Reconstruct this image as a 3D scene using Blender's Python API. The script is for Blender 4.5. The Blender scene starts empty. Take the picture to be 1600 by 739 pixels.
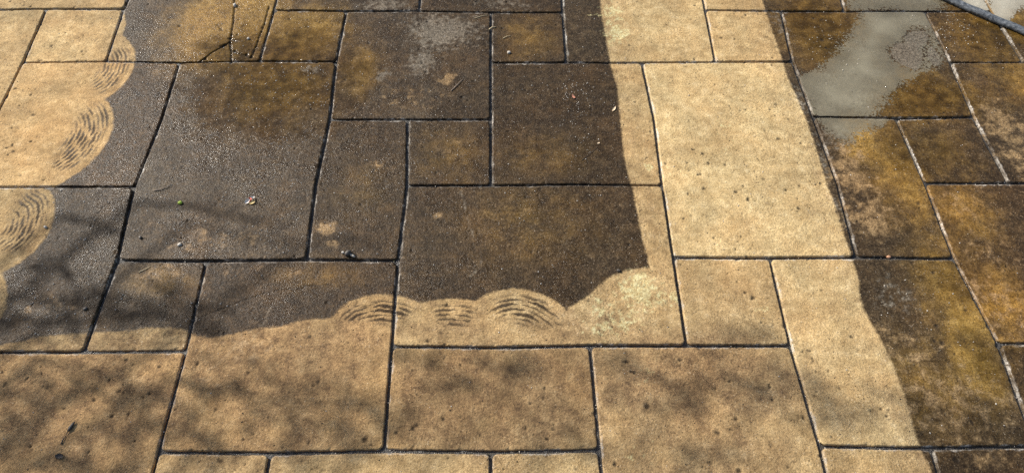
import bpy, math
import numpy as np
from mathutils import Vector, Matrix

S = bpy.context.scene
COL = S.collection
R_ = math.radians

# ------------------------------------------------------------------ camera
CAM = np.array([0.0175, -0.3874, 1.4174]); EUL = (0.5683, -0.0137, -0.0156); FPX = 1070.59
cam_d = bpy.data.cameras.new('camera'); cam = bpy.data.objects.new('camera', cam_d); COL.objects.link(cam)
cam.location = CAM; cam.rotation_euler = EUL
cam_d.sensor_width = 36; cam_d.lens = 36 * FPX / 1600; cam_d.clip_start = .02; cam_d.clip_end = 500
S.camera = cam

# ------------------------------------------------------------------ light
SUN_EL = 37.0
TOSUN = Vector((-.86, .51, 0)).normalized() * math.cos(R_(SUN_EL)) + Vector((0, 0, math.sin(R_(SUN_EL))))
sun_d = bpy.data.lights.new('sun', 'SUN'); sun_d.energy = 4.8; sun_d.angle = R_(.53); sun_d.color = (1, .95, .86)
sun = bpy.data.objects.new('sun', sun_d); COL.objects.link(sun)
sun.rotation_euler = TOSUN.to_track_quat('Z', 'Y').to_euler(); sun.location = (-6, 4, 6)
W = bpy.data.worlds.new('World'); S.world = W; W.use_nodes = True
wn = W.node_tree.nodes; wl = W.node_tree.links
sky = wn.new('ShaderNodeTexSky'); sky.sky_type = 'NISHITA'; sky.sun_disc = False
sky.sun_elevation = R_(SUN_EL); sky.sun_rotation = math.atan2(TOSUN.x, TOSUN.y)
sky.dust_density = 2.5
wl.new(sky.outputs[0], wn['Background'].inputs[0]); wn['Background'].inputs[1].default_value = .11
S.view_settings.view_transform = 'Standard'; S.view_settings.look = 'None'
S.cycles.use_denoising = False; S.render.filter_size = .8
S.view_settings.exposure = .35; S.view_settings.gamma = 1

# ------------------------------------------------------------------ plan helpers (photo survey point -> metres on the patio)
_R = np.array(cam.rotation_euler.to_matrix())
def P(x, y):
    d = _R @ np.array([(x - 800) / FPX, -(y - 369.5) / FPX, -1.0])
    t = -CAM[2] / d[2]
    return (CAM + t * d)[:2]
def PL(pts): return np.array([P(*p) for p in pts])
def scale_at(x, y):
    a = P(x, y); return np.linalg.norm(P(x + 1, y) - a), np.linalg.norm(P(x, y + 1) - a)

rng = np.random.default_rng(7)
_perm = rng.permutation(4096); _ga = rng.uniform(0, 2 * np.pi, 4096)
_gx, _gy = np.cos(_ga), np.sin(_ga)
def noise(x, y, s, o=0):
    x = x * s + o * 17.31; y = y * s + o * 9.73
    xi = np.floor(x).astype(np.int64); yi = np.floor(y).astype(np.int64)
    fx = x - xi; fy = y - yi
    u = fx * fx * fx * (fx * (fx * 6 - 15) + 10); v = fy * fy * fy * (fy * (fy * 6 - 15) + 10)
    def g(a, b, dx, dy):
        k = _perm[(_perm[(xi + a) & 4095] + yi + b) & 4095]
        return _gx[k] * dx + _gy[k] * dy
    n0 = g(0, 0, fx, fy) * (1 - u) + g(1, 0, fx - 1, fy) * u
    n1 = g(0, 1, fx, fy - 1) * (1 - u) + g(1, 1, fx - 1, fy - 1) * u
    return (n0 * (1 - v) + n1 * v) * 1.5
def fbm(x, y, s, o=0, n=3, r=.5):
    t = 0; a = 1; w = 0
    for i in range(n):
        t = t + a * noise(x, y, s * 2 ** i, o + i * 3.7); w += a; a *= r
    return t / w
def sst(a, b, v):
    t = np.clip((v - a) / (b - a), 0, 1); return t * t * (3 - 2 * t)
def seg_dist(x, y, pts, close=False):
    d = np.full(x.shape, 9.0); n = len(pts)
    for i in range(n if close else n - 1):
        a = pts[i]; b = pts[(i + 1) % n]; e = b - a; L = e @ e + 1e-12
        t = np.clip(((x - a[0]) * e[0] + (y - a[1]) * e[1]) / L, 0, 1)
        d = np.minimum(d, np.hypot(x - a[0] - t * e[0], y - a[1] - t * e[1]))
    return d
def inside(x, y, pts):
    r = np.zeros(x.shape, bool); n = len(pts)
    for i in range(n):
        x0, y0 = pts[i]; x1, y1 = pts[(i + 1) % n]
        if y0 == y1: continue
        c = ((y0 > y) != (y1 > y)) & (x < (x1 - x0) * (y - y0) / (y1 - y0) + x0)
        r ^= c
    return r
def sdf(x, y, pts):
    d = seg_dist(x, y, pts, True); return np.where(inside(x, y, pts), d, -d)
def chaikin(p, n=2):
    p = np.asarray(p, float)
    for _ in range(n):
        q = np.roll(p, -1, 0); p = np.stack([.75 * p + .25 * q, .25 * p + .75 * q], 1).reshape(-1, 2)
    return p
def blob(x, y, px, py, rx, ry, ang=0, soft=1.0):
    c = P(px, py); sx, sy = scale_at(px, py); rx *= sx; ry *= sy
    ca, sa = math.cos(ang), math.sin(ang)
    u = ((x - c[0]) * ca + (y - c[1]) * sa) / rx; v = (-(x - c[0]) * sa + (y - c[1]) * ca) / ry
    return np.exp(-(u * u + v * v) ** (1 / soft))

# ------------------------------------------------------------------ survey of the washed areas
CLEAN_LEFT = [(-700, -400), (170, -400), (195, -40), (195, 0), (194, 20), (197, 38), (191, 54), (203, 66), (211, 80), (212, 96), (206, 114),
  (195, 130), (180, 145), (164, 155), (171, 162), (177, 178), (177, 200), (168, 221), (154, 241), (134, 261), (110, 278), (86, 292),
  (68, 294), (79, 300), (86, 313), (87, 328), (83, 350), (73, 371), (53, 394), (28, 413), (4, 427), (9, 440), (12, 458), (10, 482), (0, 500), (-60, 540), (-700, 560)]
EDGE_B = [(-700, 560), (-60, 552), (0, 540), (32, 534), (61, 526), (101, 522), (138, 520), (170, 517), (203, 516), (231, 511), (260, 511), (284, 513),
  (298, 518), (309, 524), (325, 528), (353, 524), (382, 517), (408, 512), (440, 510), (461, 503), (490, 498), (517, 497), (528, 484), (546, 471), (570, 463),
  (595, 459), (616, 461), (637, 465), (655, 473), (664, 472), (684, 468), (709, 466), (729, 468), (743, 471), (754, 463), (774, 455), (800, 450),
  (824, 453), (845, 459), (862, 467), (877, 477), (885, 484), (892, 478), (907, 470), (922, 460), (938, 444), (954, 432), (975, 424), (995, 420), (1013, 418),
  (1012, 405), (1005, 380), (999, 353), (994, 325), (988, 296), (981, 272), (975, 244), (971, 205), (968, 175), (964, 134), (955, 106), (950, 81), (946, 57), (940, 24), (938, 0), (920, -120), (900, -400)]
EDGE_R = [(1050, -400), (1160, -100), (1191, 0), (1197, 20), (1205, 45), (1215, 72), (1223, 97), (1231, 122), (1246, 156), (1261, 191), (1273, 225), (1283, 260), (1294, 294),
  (1303, 318), (1314, 353), (1322, 375), (1329, 399), (1337, 420), (1343, 442), (1344, 467), (1349, 481), (1360, 503), (1373, 523), (1384, 545), (1395, 568),
  (1407, 600), (1420, 636), (1427, 665), (1435, 691), (1443, 709), (1453, 730), (1470, 780), (1500, 900), (1500, 1600), (-700, 1600)]
POLY_L = PL(CLEAN_LEFT); POLY_M = PL(EDGE_B + EDGE_R)
STREAKS = [(183, 100, 24, 26, 0), (168, 122, 22, 24, 0), (147, 190, 30, 30, 0), (128, 222, 32, 30, 0), (106, 250, 22, 16, 0), (50, 330, 32, 38, 0), (28, 368, 30, 26, 0),
  (598, 487, 54, 20, 0), (555, 492, 28, 11, 0), (708, 491, 36, 22, 0), (812, 484, 54, 26, 0), (855, 500, 28, 14, 0)]

WARM = [(362, 38, 85, 70, 1.7), (430, 125, 100, 70, 1.1), (560, 110, 35, 45, .8), (470, 55, 70, 45, 1.3), (1285, 45, 65, 60, 1.3), (1440, 150, 100, 36, 1.3),
  (1540, 62, 60, 45, 1.1), (1405, 260, 55, 90, .85), (1350, 220, 40, 40, .8), (1500, 470, 60, 100, .85), (1530, 570, 40, 60, .9), (1585, 110, 60, 60, .7), (1470, 600, 140, 90, .42), (1500, 330, 70, 60, .6), (1560, 470, 60, 60, .8),
  (1470, 235, 60, 45, .55), (820, 350, 130, 80, .3), (700, 240, 60, 50, .36), (560, 290, 50, 60, .25), (850, 240, 90, 40, .3), (1580, 40, 40, 40, 1.1), (825, 60, 50, 40, .45), (250, 440, 60, 30, .5), (500, 430, 90, 25, .4)]
WET = [(350, 72, 70, 24, 1.0), (480, 85, 50, 16, .7), (425, 130, 150, 95, 1.5), (555, 112, 40, 40, .8), (1285, 45, 70, 70, 1.2), (1440, 150, 110, 45, 1.2), (1540, 60, 70, 50, 1.1), (1415, 240, 45, 60, 1.0), (1500, 440, 60, 60, .9), (1540, 560, 30, 60, .9), (1590, 60, 50, 60, 1.0), (1470, 235, 70, 50, .8)]
PALE = [(1480, 630, 130, 75, .62), (1390, 540, 40, 60, .5), (1560, 715, 120, 30, .5), (515, 359, 17, 12, 1.3), (528, 385, 12, 7, 1), (1330, 265, 42, 46, .9), (1360, 340, 60, 40, .8), (1565, 195, 40, 40, .9), (1590, 245, 30, 40, .8), (1500, 320, 40, 30, .5),
  (1560, 470, 60, 60, .55), (1430, 560, 60, 60, .55), (245, 430, 60, 22, .6), (430, 425, 90, 18, .5), (70, 480, 70, 25, .5), (560, 110, 60, 60, .35), (650, 155, 100, 30, .38), (700, 125, 14, 10, 1.1),
  (820, 340, 60, 50, .3), (1540, 380, 60, 50, .4), (330, 380, 120, 26, .45), (240, 60, 40, 35, .3), (700, 230, 50, 40, .35), (590, 260, 20, 12, .5), (680, 342, 10, 6, .9), (420, 40, 30, 40, .3)]
SCUM = [(690, 50, 65, 32, 1.2), (660, 95, 30, 26, 1.0), (600, 8, 50, 14, .9), (790, 6, 60, 12, .7), (600, 120, 18, 14, .8), (520, 60, 20, 30, .4), (490, 108, 22, 8, .8), (1400, 460, 50, 45, .55), (1250, 155, 14, 40, .7), (1290, 250, 14, 40, .6), (1315, 330, 12, 40, .6), (1215, 40, 14, 30, .7), (1290, 160, 60, 30, .5), (1310, 215, 40, 25, .7), (380, 540, 60, 40, .55), (330, 590, 50, 20, .5), (230, 75, 50, 40, .25)]
LICHEN = [(955, 20, 26, 20, 1.0), (962, 52, 24, 20, 1.2), (935, 480, 24, 24, .9), (1000, 455, 40, 34, 1.25), (965, 500, 60, 26, .9), (1045, 470, 20, 20, .9), (1016, 266, 9, 7, 1.5), (1195, 478, 14, 12, .7), (1010, 585, 40, 40, .4), (1130, 210, 24, 60, .45), (1000, 700, 50, 40, .45)]
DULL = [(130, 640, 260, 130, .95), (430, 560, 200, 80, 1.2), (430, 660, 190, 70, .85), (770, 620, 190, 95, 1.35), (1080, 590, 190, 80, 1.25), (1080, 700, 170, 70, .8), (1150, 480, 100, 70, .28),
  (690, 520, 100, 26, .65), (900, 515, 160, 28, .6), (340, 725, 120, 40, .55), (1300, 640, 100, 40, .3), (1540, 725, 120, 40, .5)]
PITS = [(979, 565, 5, 1.0), (1011, 634, 6, .8), (986, 580, 3, .7), (991, 582, 3, .7), (1133, 592, 3, .8), (1140, 596, 3.5, .8), (1118, 607, 3, .7), (1150, 655, 4, .7), (1121, 675, 4, .6), (1155, 735, 5, .9), (961, 725, 4, .9),
  (1150, 300, 5, 1), (1169, 312, 4.5, 1), (1075, 303, 4, .7), (1115, 372, 4, .7), (1117, 382, 3, .6), (1164, 457, 4, .8), (1177, 465, 4, 1), (1190, 504, 3, .7), (1228, 297, 4, .7), (1331, 526, 4, .8), (1284, 453, 3, .6), (1165, 24, 4, 1), (1148, 62, 3, .8), (1127, 60, 3, .6),
  (722, 152, 6, 1), (731, 157, 3, 1), (665, 113, 4, .9), (740, 127, 4, .7), (655, 77, 3, .7), (1460, 532, 5, .8), (1472, 535, 5, .7), (1494, 718, 5, .8), (570, 686, 4, .7), (82, 96, 4, 0), (80, 72, 4, .7), (24, 139, 4, .6), (720, 571, 3, .8), (497, 597, 3, .5), (360, 705, 4, .0), (345, 720, 4, .5),
  (147, 625, 4, .8), (186, 611, 4, .8), (223, 620, 4, .7), (233, 615, 4, .7), (200, 648, 3, .8), (174, 650, 3.5, .8), (308, 568, 5, .7), (274, 640, 3, .6), (100, 638, 3, .6), (8, 600, 5, .5), (347, 72, 6, 1.3), (351, 70, 4, 1.2), (320, 92, 6, 1.3), (392, 89, 6, 1.3), (358, 60, 4, 1.2), (366, 80, 5, 1.1), (385, 85, 5, 1)]
SCRATCH = [PL(q) for q in ([(375, 524), (366, 545), (342, 568), (312, 588), (284, 601)], [(346, 522), (334, 540), (326, 556), (338, 565)], [(424, 482), (416, 496), (408, 510)], [(720, 300), (740, 372)], [(287, 612), (300, 600), (330, 598)], [(735, 432), (745, 420), (752, 410)], [(655, 32), (700, 30), (745, 26)], [(640, 60), (655, 45), (650, 30)])]
ISLES = [[(1391, 83), (1395, 72), (1404, 66), (1413, 68), (1412, 58), (1420, 49), (1445, 47), (1453, 58), (1448, 68), (1440, 76), (1443, 90), (1440, 104), (1432, 113), (1420, 108), (1405, 100), (1395, 93)],
      [(1447, 76), (1455, 72), (1462, 79), (1472, 92), (1468, 106), (1456, 101), (1449, 92)]]
CRACKS = [([(366, -40), (366, 12), (364, 38), (361, 55), (359, 68), (361, 82), (361, 100)], .0022, .005), ([(359, 66), (347, 73), (330, 83), (310, 98)], .0018, .005),
  ([(361, 78), (371, 83), (384, 86), (392, 90), (400, 72), (405, 58), (413, 36), (420, 10)], .0020, .0045), ([(362, 62), (370, 65)], .001, .003),
  ([(304, 501), (330, 489), (352, 481), (378, 470), (398, 464), (412, 459), (440, 452), (470, 452), (480, 446), (520, 445)], .0011, .0016), ([(398, 480), (390, 492), (410, 505)], .0010, .0014),
  ([(600, 470), (566, 480), (552, 478)], .0008, .001)]
CRACKS = [(PL(c), w, d) for c, w, d in CRACKS]

# ------------------------------------------------------------------ material helper
def new_mat(name):
    m = bpy.data.materials.new(name); m.use_nodes = True
    return m, m.node_tree.nodes, m.node_tree.links, m.node_tree.nodes['Principled BSDF']
class NT:
    def __init__(s, name): s.m, s.n, s.l, s.b = new_mat(name)
    def put(s, sock, v):
        if hasattr(v, 'is_linked') or isinstance(v, bpy.types.NodeSocket): s.l.new(v, sock)
        else: sock.default_value = v
    def attr(s, a):
        k = s.n.new('ShaderNodeAttribute'); k.attribute_name = a; return k.outputs['Fac']
    def pos(s): return s.n.new('ShaderNodeNewGeometry').outputs['Position']
    def noise(s, sc, det=3, rough=.55, vec=None, dist=0):
        k = s.n.new('ShaderNodeTexNoise'); k.inputs['Scale'].default_value = sc; k.inputs['Detail'].default_value = det
        k.inputs['Roughness'].default_value = rough; k.inputs['Distortion'].default_value = dist
        s.l.new(vec or s.pos(), k.inputs['Vector']); return k.outputs['Fac']
    def vor(s, sc, feat='F1', vec=None, out='Distance'):
        k = s.n.new('ShaderNodeTexVoronoi'); k.feature = feat; k.inputs['Scale'].default_value = sc
        s.l.new(vec or s.pos(), k.inputs['Vector']); return k.outputs[out]
    def math(s, op, a, b=0, c=0, clamp=False):
        k = s.n.new('ShaderNodeMath'); k.operation = op; k.use_clamp = clamp
        for i, v in enumerate((a, b, c)): s.put(k.inputs[i], v)
        return k.outputs[0]
    def rng(s, v, a, b, c=0, d=1, smooth=True):
        k = s.n.new('ShaderNodeMapRange'); k.interpolation_type = 'SMOOTHSTEP' if smooth else 'LINEAR'
        s.put(k.inputs[0], v)
        for i, q in enumerate((a, b, c, d)): k.inputs[i + 1].default_value = q
        return k.outputs[0]
    def ramp(s, v, stops):
        k = s.n.new('ShaderNodeValToRGB'); s.put(k.inputs[0], v); e = k.color_ramp.elements
        while len(e) < len(stops): e.new(.5)
        for i, (p, c) in enumerate(stops): e[i].position = p; e[i].color = (*c, 1)
        return k.outputs[0]
    def mix(s, f, a, b, mode='MIX'):
        k = s.n.new('ShaderNodeMix'); k.data_type = 'RGBA'; k.blend_type = mode
        s.put(k.inputs[0], f)
        for i, v in ((6, a), (7, b)): s.put(k.inputs[i], (*v, 1) if isinstance(v, tuple) else v)
        return k.outputs[2]
    def bump(s, h, st, dist, nrm=None):
        k = s.n.new('ShaderNodeBump'); s.put(k.inputs['Strength'], st); k.inputs['Distance'].default_value = dist
        s.l.new(h, k.inputs['Height'])
        if nrm: s.l.new(nrm, k.inputs['Normal'])
        return k.outputs[0]
    def set(s, **kw):
        for k, v in kw.items():
            sock = s.b.inputs[k.replace('_', ' ')]
            s.put(sock, (*v, 1) if isinstance(v, tuple) and len(v) == 3 else v)

# ---- paving slab
def slab_material():
    t = NT('riven_paving_slab')
    g1 = t.noise(430, 3, .65); g2 = t.noise(125, 5, .68); g3 = t.noise(42, 6, .66); g4 = t.noise(12, 5, .62)
    tone = t.attr('tone')
    clean = t.ramp(g3, [(.25, (.225, .148, .066)), (.42, (.365, .254, .118)), (.58, (.465, .335, .166)), (.8, (.61, .48, .285))])
    clean = t.mix(t.rng(g4, .38, .68), clean, t.ramp(g3, [(.3, (.315, .204, .088)), (.7, (.475, .328, .155))]))
    clean = t.mix(t.rng(g2, .26, .42, .4, 0), clean, (.24, .155, .07))
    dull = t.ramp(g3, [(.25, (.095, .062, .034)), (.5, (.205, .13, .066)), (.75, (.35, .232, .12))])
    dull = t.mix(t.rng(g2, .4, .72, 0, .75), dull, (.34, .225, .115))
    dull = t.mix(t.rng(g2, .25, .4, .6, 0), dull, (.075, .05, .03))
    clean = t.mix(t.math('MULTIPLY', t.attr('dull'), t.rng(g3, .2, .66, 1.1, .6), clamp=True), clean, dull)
    dirt = t.ramp(g3, [(.25, (.017, .0108, .0055)), (.5, (.040, .026, .0135)), (.75, (.095, .062, .031))])
    dirt = t.mix(t.rng(g2, .48, .75, 0, .7), dirt, (.125, .085, .046))
    dirt = t.mix(t.rng(g4, .5, .72, 0, .45), dirt, (.10, .058, .023))
    wet = t.attr('wet')
    ochre = t.ramp(g3, [(.25, (.125, .067, .012)), (.5, (.25, .145, .034)), (.75, (.37, .235, .072))])
    ochre = t.mix(wet, ochre, t.ramp(g3, [(.25, (.026, .0145, .003)), (.5, (.055, .031, .0065)), (.75, (.10, .058, .014))]))
    wm = t.attr('warm')
    dirt = t.mix(wm, dirt, ochre)
    tan = t.ramp(g2, [(.3, (.12, .075, .036)), (.55, (.26, .172, .083)), (.8, (.42, .295, .16))])
    dirt = t.mix(t.attr('pale'), dirt, tan)
    scum = t.ramp(g2, [(.35, (.075, .061, .043)), (.65, (.22, .185, .138))])
    dirt = t.mix(t.attr('scum'), dirt, scum)
    cl = t.math('ADD', t.attr('clean'), t.math('MULTIPLY', t.math('SUBTRACT', g2, .5), .011))
    cm = t.rng(cl, -.0038, .0046)
    cm = t.math('MULTIPLY', cm, t.math('SUBTRACT', 1, t.attr('streak')), clamp=True)
    col = t.mix(cm, dirt, clean)
    col = t.mix(t.math('MULTIPLY', t.attr('scum'), t.math('MULTIPLY', cm, .6)), col, (.46, .35, .21))
    lich = t.ramp(g2, [(.35, (.40, .32, .13)), (.65, (.60, .54, .31))])
    col = t.mix(t.math('MULTIPLY', t.attr('lichen'), t.rng(g2, .3, .6, .25, 1)), col, lich)
    v1 = t.vor(120); v2 = t.vor(165); v3 = t.vor(210)
    sp = t.math('MULTIPLY', t.rng(v1, .06, .17, 1, 0), t.rng(t.noise(15, 4, .65), .5, .66))
    col = t.mix(t.math('MULTIPLY', sp, .5), col, (.035, .024, .014))
    sp2 = t.math('MULTIPLY', t.rng(v2, .08, .17, 1, 0), t.rng(t.noise(40, 3), .46, .62))
    col = t.mix(t.math('MULTIPLY', sp2, t.math('SUBTRACT', .6, t.math('MULTIPLY', wm, .4))), col, (.46, .39, .29))
    gb = t.noise(210, 3, .6)
    col = t.mix(t.rng(cm, 0, 1, .9, .6), col, t.mix(1.0, col, t.ramp(gb, [(.3, (.5, .48, .46)), (.5, (1, 1, 1)), (.7, (1.38, 1.38, 1.36))]), 'MULTIPLY'))
    gs = t.noise(250, 2, .5); gt = t.rng(t.noise(13, 4, .65), .40, .64)
    col = t.mix(t.math('MULTIPLY', t.rng(gs, .315, .365, 1, 0), t.math('MULTIPLY', gt, .95)), col, (.05, .032, .016))
    col = t.mix(t.math('MULTIPLY', t.rng(gs, .645, .69), t.math('ADD', t.math('MULTIPLY', t.rng(t.noise(16, 3, .6), .42, .62), .5), .08)), col, t.mix(cm, (.30, .235, .16), (.66, .54, .36)))
    sp3 = t.math('MULTIPLY', t.rng(v3, .10, .26, 1, 0), t.rng(t.noise(22, 4, .6), .52, .66))
    col = t.mix(t.math('MULTIPLY', sp3, .6), col, (.05, .034, .02))
    col = t.mix(t.rng(cm, 0, 1, .8, .5), col, t.mix(1.0, col, t.ramp(g1, [(.3, (.42, .42, .42)), (.7, (1.45, 1.45, 1.45))]), 'MULTIPLY'))
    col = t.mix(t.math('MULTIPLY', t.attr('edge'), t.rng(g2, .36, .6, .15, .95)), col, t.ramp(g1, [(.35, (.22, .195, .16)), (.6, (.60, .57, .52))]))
    col = t.mix(t.math('MULTIPLY', t.attr('pit'), .85), col, (.022, .016, .010))
    tk = t.n.new('ShaderNodeCombineXYZ')
    for i in range(3): t.l.new(tone, tk.inputs[i])
    col = t.mix(1.0, col, tk.outputs[0], 'MULTIPLY')
    col = t.mix(1.0, col, t.mix(t.attr('tint'), (1.05, .97, .90), (.97, 1.02, 1.06)), 'MULTIPLY')
    t.set(Base_Color=col)
    rd = t.math('ADD', t.rng(g1, .35, .65, .14, .36), t.rng(t.noise(9, 4, .6), .40, .60, .20, 0))
    rd = t.math('ADD', rd, t.math('MULTIPLY', t.attr('streak'), .3)); rc = t.rng(g2, .3, .7, .75, .92)
    ro = t.n.new('ShaderNodeMix'); ro.data_type = 'FLOAT'; t.put(ro.inputs[0], cm); t.put(ro.inputs[2], rd); t.put(ro.inputs[3], rc)
    r2 = t.n.new('ShaderNodeMix'); r2.data_type = 'FLOAT'; t.put(r2.inputs[0], wet); t.put(r2.inputs[2], ro.outputs[0]); r2.inputs[3].default_value = .10
    t.set(Roughness=r2.outputs[0])
    t.put(t.b.inputs['Specular IOR Level'], t.rng(cm, 0, 1, .135, .2))
    hb = t.math('ADD', t.math('MULTIPLY', g1, .45), t.math('ADD', t.math('ADD', t.math('MULTIPLY', g2, .8), t.math('MULTIPLY', gb, .7)), t.rng(v1, 0, .3, -.3, 0)))
    hb = t.math('ADD', hb, t.rng(v2, 0, .32, .3, 0))
    st = t.math('SUBTRACT', .85, t.math('MULTIPLY', wet, .6))
    t.l.new(t.bump(hb, st, .0021), t.b.inputs['Normal'])
    return t.m
M_SLAB = slab_material()

def simple(name, stops, sc, rough=.7, bump=.0, bsc=None, bdist=.001, spec=.5, trans=0):
    t = NT(name); g = t.noise(sc, 4, .6)
    t.set(Base_Color=t.ramp(g, stops), Roughness=rough); t.b.inputs['Specular IOR Level'].default_value = spec
    if bump: t.l.new(t.bump(t.noise(bsc or sc * 2, 3, .6), bump, bdist), t.b.inputs['Normal'])
    if trans: t.b.inputs['Subsurface Weight'].default_value = trans; t.b.inputs['Subsurface Radius'].default_value = (.002, .002, .001)
    return t.m
def mortar_material():
    t = NT('damp_joint_mortar'); g = t.noise(420, 3, .65); g3 = t.noise(30, 3)
    c = t.ramp(g, [(.3, (.014, .013, .012)), (.5, (.045, .041, .037)), (.66, (.12, .112, .10)), (.78, (.30, .29, .27))])
    c = t.mix(t.rng(g3, .5, .7, 0, .6), c, (.06, .045, .025))
    t.set(Base_Color=c, Roughness=t.rng(g3, .35, .6, .22, .6))
    t.l.new(t.bump(t.math('ADD', g, t.vor(330)), .9, .0016), t.b.inputs['Normal']); return t.m
M_MORTAR = mortar_material()
M_GROUND = simple('lawn_ground', [(.3, (.03, .05, .012)), (.7, (.07, .10, .03))], 6, .9, .5, 40, .02)
M_GRIT_GLINT = simple('pale_grit_glint', [(.3, (.20, .17, .14)), (.5, (.50, .46, .40)), (.7, (.80, .77, .73))], 900, .18)
M_GRITD = simple('dark_grit', [(.3, (.02, .015, .01)), (.7, (.09, .065, .04))], 700, .6)
M_BEAD = simple('water_bead', [(.3, (.30, .26, .20)), (.7, (.62, .57, .48))], 400, .08)
M_MOSS = simple('dark_joint_moss', [(.3, (.012, .012, .006)), (.7, (.05, .045, .02))], 300, .9)

def link(name, me, mat, parent=None, loc=None):
    o = bpy.data.objects.new(name, me); COL.objects.link(o)
    if mat is not None: me.materials.append(mat)
    if loc is not None: o.location = loc
    if parent is not None: o.parent = parent
    return o
def tag(o, label=None, cat=None, group=None, kind=None):
    if label: o['label'] = label
    if cat: o['category'] = cat
    if group: o['group'] = group
    if kind: o['kind'] = kind
    return o
def grid_mesh(name, X, Y, Z, smooth=True):
    ny, nx = X.shape
    me = bpy.data.meshes.new(name); co = np.stack([X, Y, Z], -1).reshape(-1, 3).astype(np.float32)
    i = np.arange(ny * nx).reshape(ny, nx)
    q = np.stack([i[:-1, :-1], i[:-1, 1:], i[1:, 1:], i[1:, :-1]], -1).reshape(-1, 4).astype(np.int32)
    me.vertices.add(len(co)); me.vertices.foreach_set('co', co.ravel())
    me.loops.add(q.size); me.loops.foreach_set('vertex_index', q.ravel())
    me.polygons.add(len(q)); me.polygons.foreach_set('loop_start', np.arange(0, q.size, 4, dtype=np.int32))
    me.polygons.foreach_set('use_smooth', np.full(len(q), smooth))
    me.update(calc_edges=True); return me
def set_attr(me, name, v):
    a = me.attributes.new(name, 'FLOAT', 'POINT'); a.data.foreach_set('value', np.ascontiguousarray(v, np.float32).ravel())
def py_mesh(name, v, f, smooth=False):
    me = bpy.data.meshes.new(name); me.from_pydata([tuple(map(float, q)) for q in v], [], [tuple(map(int, q)) for q in f]); me.update()
    if smooth: me.polygons.foreach_set('use_smooth', np.ones(len(me.polygons), bool))
    return me

# ------------------------------------------------------------------ ground and patio bed
g = link('ground', py_mesh('ground', [(-200, -200, -.06), (200, -200, -.06), (200, 200, -.06), (-200, 200, -.06)], [(0, 1, 2, 3)]), M_GROUND)
tag(g, kind='structure')
MOD = .225
xs = np.arange(-1.75, 1.95, .005); ys = np.arange(-.45, 1.75, .005)
bx = np.concatenate([[-2.5], xs, [2.6]]); by = np.concatenate([[-1.3], ys, [2.7]])
BX, BY = np.meshgrid(bx, by)
BZ = -.0070 + .0032 * fbm(BX, BY, 14, 5, 4, .6) + .0012 * noise(BX, BY, 110, 6)
BZ[0] = BZ[-1] = -.058; BZ[:, 0] = BZ[:, -1] = -.058
BZ[1, 1:-1] = BZ[-2, 1:-1] = -.012; 
patio = link('patio', grid_mesh('patio', BX, BY, BZ), M_MORTAR); tag(patio, kind='structure')

# ------------------------------------------------------------------ joint nodes (surveyed) and slab layout
SURV = """525 97 -2 5;280 98 -4 5;165 96 -5 5;35 98 -6 5;1003 98 2 5;1118 97 3 5;1238 97 4 5;1485 98 6 5;885 98 1 5;767 98 0 5;405 96 -3 5
515 187 -2 4;637 187 -1 4;767 187 0 4;1270 183 4 4;1400 185 5 4;1521 183 6 4
210 292 -4 3;636 290 -1 3;1035 290 2 3;1445 286 5 3;1575 286 6 3;767 290 0 3
183 407 -4 2;322 408 -3 2;479 406 -2 2;622 407 -1 2;1052 402 2 2;1203 403 3 2;1338 402 4 2;1491 404 5 2
130 550 -4 1;290 548 -3 1;612 541 -1 1;922 540 1 1;1073 540 2 1;1235 540 3 1;1560 537 5 1
247 706 -3 0;422 708 -2 0;600 704 -1 0;767 706 0 0;937 703 1 0;1281 697 3 0;1454 700 4 0;1618 697 5 0
72 14 -6 6;193 14 -5 6;428 16 -3 6;541 18 -2 6;767 20 0 6;879 20 1 6;1102 16 3 6;1220 18 4 6;1445 18 6 6;655 18 -1 6;1320 18 5 6;1549 18 7 6;1599 98 7 5"""
NODE = {}
for l in SURV.split('\n'):
    for s in l.split(';'):
        a, b, c, d = map(float, s.split()); NODE[(int(c), int(d))] = P(a, b)
def node(i, j): return NODE.get((i, j), np.array([i * MOD, j * MOD]))
SLABS = [(-8,-6,4,6),(-6,-4,3,5),(-6,-5,5,6),(-7,-5,6,8),(-5,-3,5,7),(-3,-2,5,6),(-3,-1,6,7),(-1,1,6,8),(1,3,5,7),(0,1,5,6),(-2,0,4,6),(3,4,5,6),(3,5,6,7),(5,7,6,8),
 (6,7,5,6),(7,9,5,7),(4,6,4,6),(2,4,2,5),(0,2,3,5),(-4,-2,2,5),(-2,-1,2,4),(-1,0,3,4),(-1,2,1,3),(4,5,2,4),(5,6,3,4),(6,8,3,5),(5,8,1,3),(5,7,-1,1),(3,5,0,2),(2,3,1,2),(1,3,-1,1),(-1,1,0,1),
 (-3,-1,0,2),(-4,-3,1,2),(-6,-4,1,3),(-5,-3,-1,1),(-3,-2,-1,0),(-2,0,-2,0),(0,1,-1,0),(3,4,-1,0),(4,5,-1,0)]
VIEW = len(SLABS)
occ = set((i, j) for a, b, c, d in SLABS for i in range(a, b) for j in range(c, d))
for j in range(-5, 11):
    for i in range(-10, 11):
        if (i, j) in occ: continue
        for w, h in [[(2, 2), (2, 1), (1, 1)], [(1, 2), (2, 2), (2, 1), (1, 1)], [(3, 2), (2, 2), (1, 1)]][int(rng.integers(3))]:
            c = [(i + p, j + q) for p in range(w) for q in range(h)]
            if all(k not in occ and k[0] < 11 and k[1] < 11 for k in c):
                occ.update(c); SLABS.append((i, i + w, j, j + h)); break
        else:
            occ.add((i, j)); SLABS.append((i, i + 1, j, j + 1))

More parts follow.
